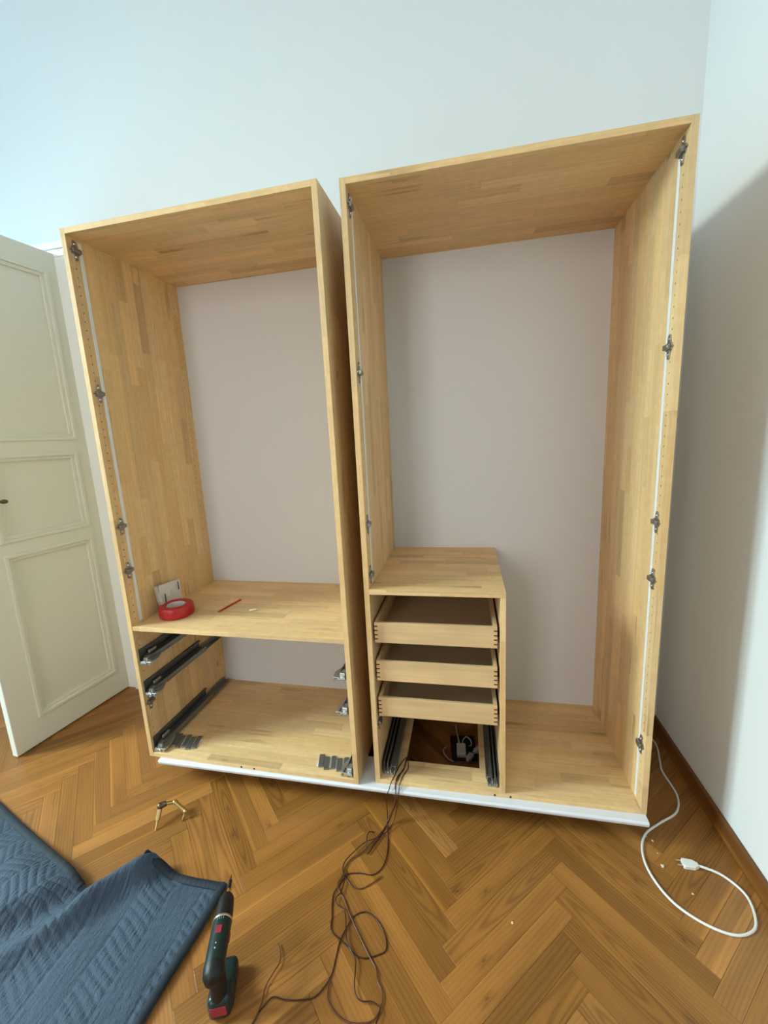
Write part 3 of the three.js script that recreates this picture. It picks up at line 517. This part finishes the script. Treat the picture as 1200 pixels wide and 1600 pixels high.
// ------------------------------------------------------------------ cordless screwdriver standing on its battery
{
  const green = new THREE.MeshPhysicalMaterial({ color: new THREE.Color(0.006, 0.022, 0.022), roughness: 0.34 }), rub = std(0x090c0e, 0.5), red = new THREE.MeshPhysicalMaterial({ color: new THREE.Color(0.28, 0.02, 0.04), roughness: 0.4 });
  const a = [-0.288, 0.722], b = [-0.372, 0.498];
  const t = thing('cordless_screwdriver', 'dark green cordless screwdriver standing on its battery beside the blanket', 'screwdriver', [-0.318, 0, 0.638], Math.atan2(b[0] - a[0], b[1] - a[1]));
  const lathe = (pts, sx = 1) => { const g = new THREE.LatheGeometry(pts.map(p => new THREE.Vector2(...p)), 28); g.rotateX(Math.PI / 2); return flat(g.scale(sx, 1.05, 1)); }; // profile y -> +z
  const Y = 0.165;
  part('housing', T(lathe([[0.0001, -0.094], [0.014, -0.092], [0.0225, -0.082], [0.026, -0.062], [0.027, -0.03], [0.027, 0.02], [0.0265, 0.048]]), 0, Y, 0), green, t);
  part('rear_cap', T(lathe([[0.0001, -0.097], [0.0155, -0.0945], [0.024, -0.083], [0.0268, -0.066], [0.0272, -0.056]]), 0, Y - 0.001, 0), rub, t);
  part('ring', T(lathe([[0.0268, 0.046], [0.0278, 0.047], [0.0278, 0.0515], [0.0262, 0.0525]]), 0, Y, 0), screwSteel, t, 'silver ring');
  part('gearbox', T(lathe([[0.0262, 0.051], [0.0258, 0.07], [0.0235, 0.095], [0.021, 0.112], [0.015, 0.122], [0.0001, 0.124]]), 0, Y, 0), rub, t);
  part('bit_holder', G(rod([0, Y, 0.122], [0, Y, 0.142], 0.0052, 0.0048)), brass, t);
  part('bit', G(rod([0, Y, 0.141], [0, Y, 0.168], 0.0062, 0.0055, 6), rod([0, Y, 0.168], [0, Y, 0.186], 0.0026, 0.001, 6)), black, t);
  // handle and battery foot
  const hs = new THREE.CatmullRomCurve3([V3(0, Y - 0.01, -0.045), V3(0, 0.115, -0.050), V3(0, 0.075, -0.052), V3(0, 0.045, -0.053)]);
  part('handle', flat(new THREE.TubeGeometry(hs, 16, 0.0225, 22, false)), rub, t);
  part('trigger', bx(-0.008, 0.008, 0.108, 0.138, -0.033, -0.022, 0.004), red, t);
  part('battery', G(bx(-0.034, 0.036, 0.0, 0.052, -0.066, 0.044, 0.016), bx(-0.031, 0.031, 0.0, 0.070, -0.077, -0.012, 0.017)), green, t);
  part('badge', bx(-0.0085, 0.0085, Y + 0.0262, Y + 0.0290, 0.002, 0.022, 0.002), red, t, 'small red badge on top');
  part('badge', bx(-0.021, 0.021, 0.022, 0.052, -0.0786, -0.075, 0.0015), red, t, 'red badge on the battery');
  part('switch', bx(-0.0285, -0.022, Y - 0.008, Y + 0.006, -0.005, 0.018, 0.002), red, t, 'red direction switch');
  for (let i = 0; i < 4; i++) { const q = -0.55 + i * 0.2; part('scale_mark', T(bx(-0.0007, 0.0007, -0.0003, 0.0004, -0.004, 0.004), 0, 0.0275 * 1.05, 0).rotateZ(-q - 0.3).translate(0, Y, 0.041), clipSteel, t); }
  for (const z of [-0.022, -0.034]) part('charge_light', T(new THREE.SphereGeometry(0.0022, 10, 6), 0, Y + 0.0284, z), clipSteel, t);
}
// ------------------------------------------------------------------ quilted moving blanket
{
  const cloth = std(new THREE.Color(0.043, 0.068, 0.104), 0.85, { bumpMap: dataTex(512, 512, (px, py, o) => { const u = px / 512, v = py / 512; const h = 128 + (vnoise(u * 64, v * 14, 31, 64, 14) - 0.5) * 130 + (vnoise(u * 160, v * 160, 32, 160, 160) - 0.5) * 60; o[0] = o[1] = o[2] = h; }, false), bumpScale: 0.0035 });
  const bind = std(new THREE.Color(0.008, 0.016, 0.026), 0.8);
  const x0 = -2.2, z1 = 1.3;
  const zb = x => x < -0.985 ? 0.476 + (x + 0.975) * 0.336 : x < -0.935 ? mix(0.4726, 0.498, (x + 0.985) / 0.05) : x < -0.785 ? mix(0.498, 0.376, smooth(0, 1, (x + 0.935) / 0.15)) : 0.372 + 0.016 * smooth(-0.785, -0.6, x);
  const xr = z => -0.470 - 0.075 * Math.max(0, z - 0.5) - 0.01 * smooth(0.4, 0.7, z);
  const quilt = (x, z) => {                                       // herringbone stitching: padded bars that change direction from band to band
    const left = smooth(-0.93, -1.02, x + (z - 0.5) * 0.8), c = Math.cos(0.34 * left), s = Math.sin(0.34 * left);
    const p = (x + 0.95) * c + (z - 0.48) * s, q = -(x + 0.95) * s + (z - 0.48) * c;
    const band = 0.108, sp = 0.0275, w = (p + 0.02) / band, n = Math.floor(w), f = w - n, e = Math.min(f, 1 - f) * band;
    const line = (q - 0.466 * band * (n & 1 ? 1 - f : f) + 0.003 * Math.sin(p * 23 + q * 31)) / sp, d = Math.abs(line - Math.floor(line) - 0.5) * 2;   // 0 mid-bar, 1 on the seam
    const puff = 0.55 + 0.45 * vnoise(p * 9, q * 9, 47);
    return 0.0056 * puff * Math.sqrt(Math.max(0, 1 - d * d)) * (1 - 0.6 * Math.exp(-((e / 0.005) ** 2)));
  };
  const height = (x, z) => {
    const base = 0.010;
    const xc = -0.945 - (z - 0.50) * 0.78;                         // the crease
    const d = x - xc;
    const up = 0.055 * smooth(-0.02, -0.13, d) * smooth(0.33, 0.60, z + (x + 0.975) * -0.336 * 0.6) * (1 - smooth(-0.25, -0.7, d) * 0.7);   // bulge to the left of the crease
    const ridge = 0.050 * Math.exp(-(((d - 0.085) / 0.05) ** 2)) * smooth(1.0, 0.5, z) + 0.034 * Math.exp(-(((z - zb(x) - 0.03) / 0.05) ** 2)) * smooth(-0.97, -0.90, x) * smooth(-0.72, -0.80, x);
    const soft = 0.012 * (vnoise(x * 7, z * 7, 41) + 0.35 * vnoise(x * 16, z * 16, 42)) * smooth(0, 0.1, z - zb(x)) * smooth(0, 0.08, xr(z) - x);
    return base + up + ridge + soft;
  };
  const NX = 420, NZ = 240, pos = [], uv = [], idx = [];
  const at = (i, j) => {
    const zz0 = j / NZ, u = i / NX; let x = mix(x0, -0.47, u); const za = zb(x), z = mix(za, z1, Math.pow(zz0, 1.25));
    x += (xr(z) + 0.47) * smooth(-1.2, -0.47, x);
    return [x, z];
  };
  for (let j = 0; j <= NZ; j++) for (let i = 0; i <= NX; i++) {
    const [x, z] = at(i, j), ed = Math.min((j / NZ) * 6, 1) * Math.min((NX - i) / 6, 1);
    pos.push(x, height(x, z) + quilt(x, z) * (0.3 + 0.7 * clamp(ed, 0, 1)), z); uv.push(x / 0.4, z / 0.4);
  }
  for (let j = 0; j < NZ; j++) for (let i = 0; i < NX; i++) { const a = j * (NX + 1) + i; idx.push(a, a + NX + 1, a + 1, a + 1, a + NX + 1, a + NX + 2); }
  const ring = []; for (let i = 0; i <= NX; i++) ring.push(i); for (let j = 1; j <= NZ; j++) ring.push(j * (NX + 1) + NX); for (let i = NX - 1; i >= 0; i--) ring.push(NZ * (NX + 1) + i); for (let j = NZ - 1; j > 0; j--) ring.push(j * (NX + 1));
  const n0 = pos.length / 3; ring.forEach(k => { pos.push(pos[k * 3], 0.001, pos[k * 3 + 2]); uv.push(uv[k * 2], uv[k * 2 + 1]); });
  ring.forEach((k, i) => { const j = (i + 1) % ring.length; idx.push(k, ring[j], n0 + i, ring[j], n0 + j, n0 + i); });
  const g = new THREE.BufferGeometry(); g.setAttribute('position', new THREE.Float32BufferAttribute(pos, 3)); g.setAttribute('uv', new THREE.Float32BufferAttribute(uv, 2)); g.setIndex(idx); g.computeVertexNormals();
  const t = thing('moving_blanket', 'blue quilted moving blanket rumpled on the parquet in the lower left', 'blanket', [0, 0, 0]);
  part('quilted_cloth', g, cloth, t);
  // dark edge binding: a flattened roll that follows the edge
  const binding = (pts) => {
    const c = new THREE.CatmullRomCurve3(pts.map(p => V3(...p))), n = 60, m = 10, P = [], U = [], I = [];
    for (let i = 0; i <= n; i++) {
      const p = c.getPoint(i / n), tg = c.getTangent(i / n), side = V3(-tg.z, 0, tg.x).normalize();
      for (let k = 0; k < m; k++) { const a = k / m * 2 * Math.PI, w = 0.015 * Math.cos(a), h = 0.0068 * Math.sin(a) * (1 + 0.16 * Math.sin(i * 1.9) + 0.3 * Math.cos(k * 2.5)); P.push(p.x + side.x * w, p.y + h, p.z + side.z * w); U.push(i * 0.05, k / m); }
    }
    for (let i = 0; i < n; i++) for (let k = 0; k < m; k++) { const a = i * m + k, b = i * m + (k + 1) % m; I.push(a, b, a + m, b, b + m, a + m); }
    const q = new THREE.BufferGeometry(); q.setAttribute('position', new THREE.Float32BufferAttribute(P, 3)); q.setAttribute('uv', new THREE.Float32BufferAttribute(U, 2)); q.setIndex(I); q.computeVertexNormals(); return q;
  };
  const along = (xs) => xs.map(x => [x, height(x, zb(x) + 0.012) + 0.003, zb(x) + 0.012]);
  part('edge_binding', binding(along([-2.15, -1.9, -1.7, -1.5, -1.3, -1.15, -1.05, -0.985])), bind, t, 'dark blue edge binding');
  part('edge_binding', binding(along([-0.79, -0.74, -0.68, -0.61, -0.54, -0.485])), bind, t, 'dark blue edge binding');
  part('edge_binding', binding([0.388, 0.42, 0.47, 0.53, 0.6, 0.7, 0.8, 0.95, 1.15].map(z => [xr(z) - 0.010, height(xr(z) - 0.012, z) + 0.003, z])), bind, t, 'dark blue edge binding');
}

renderer.render(scene, camera);
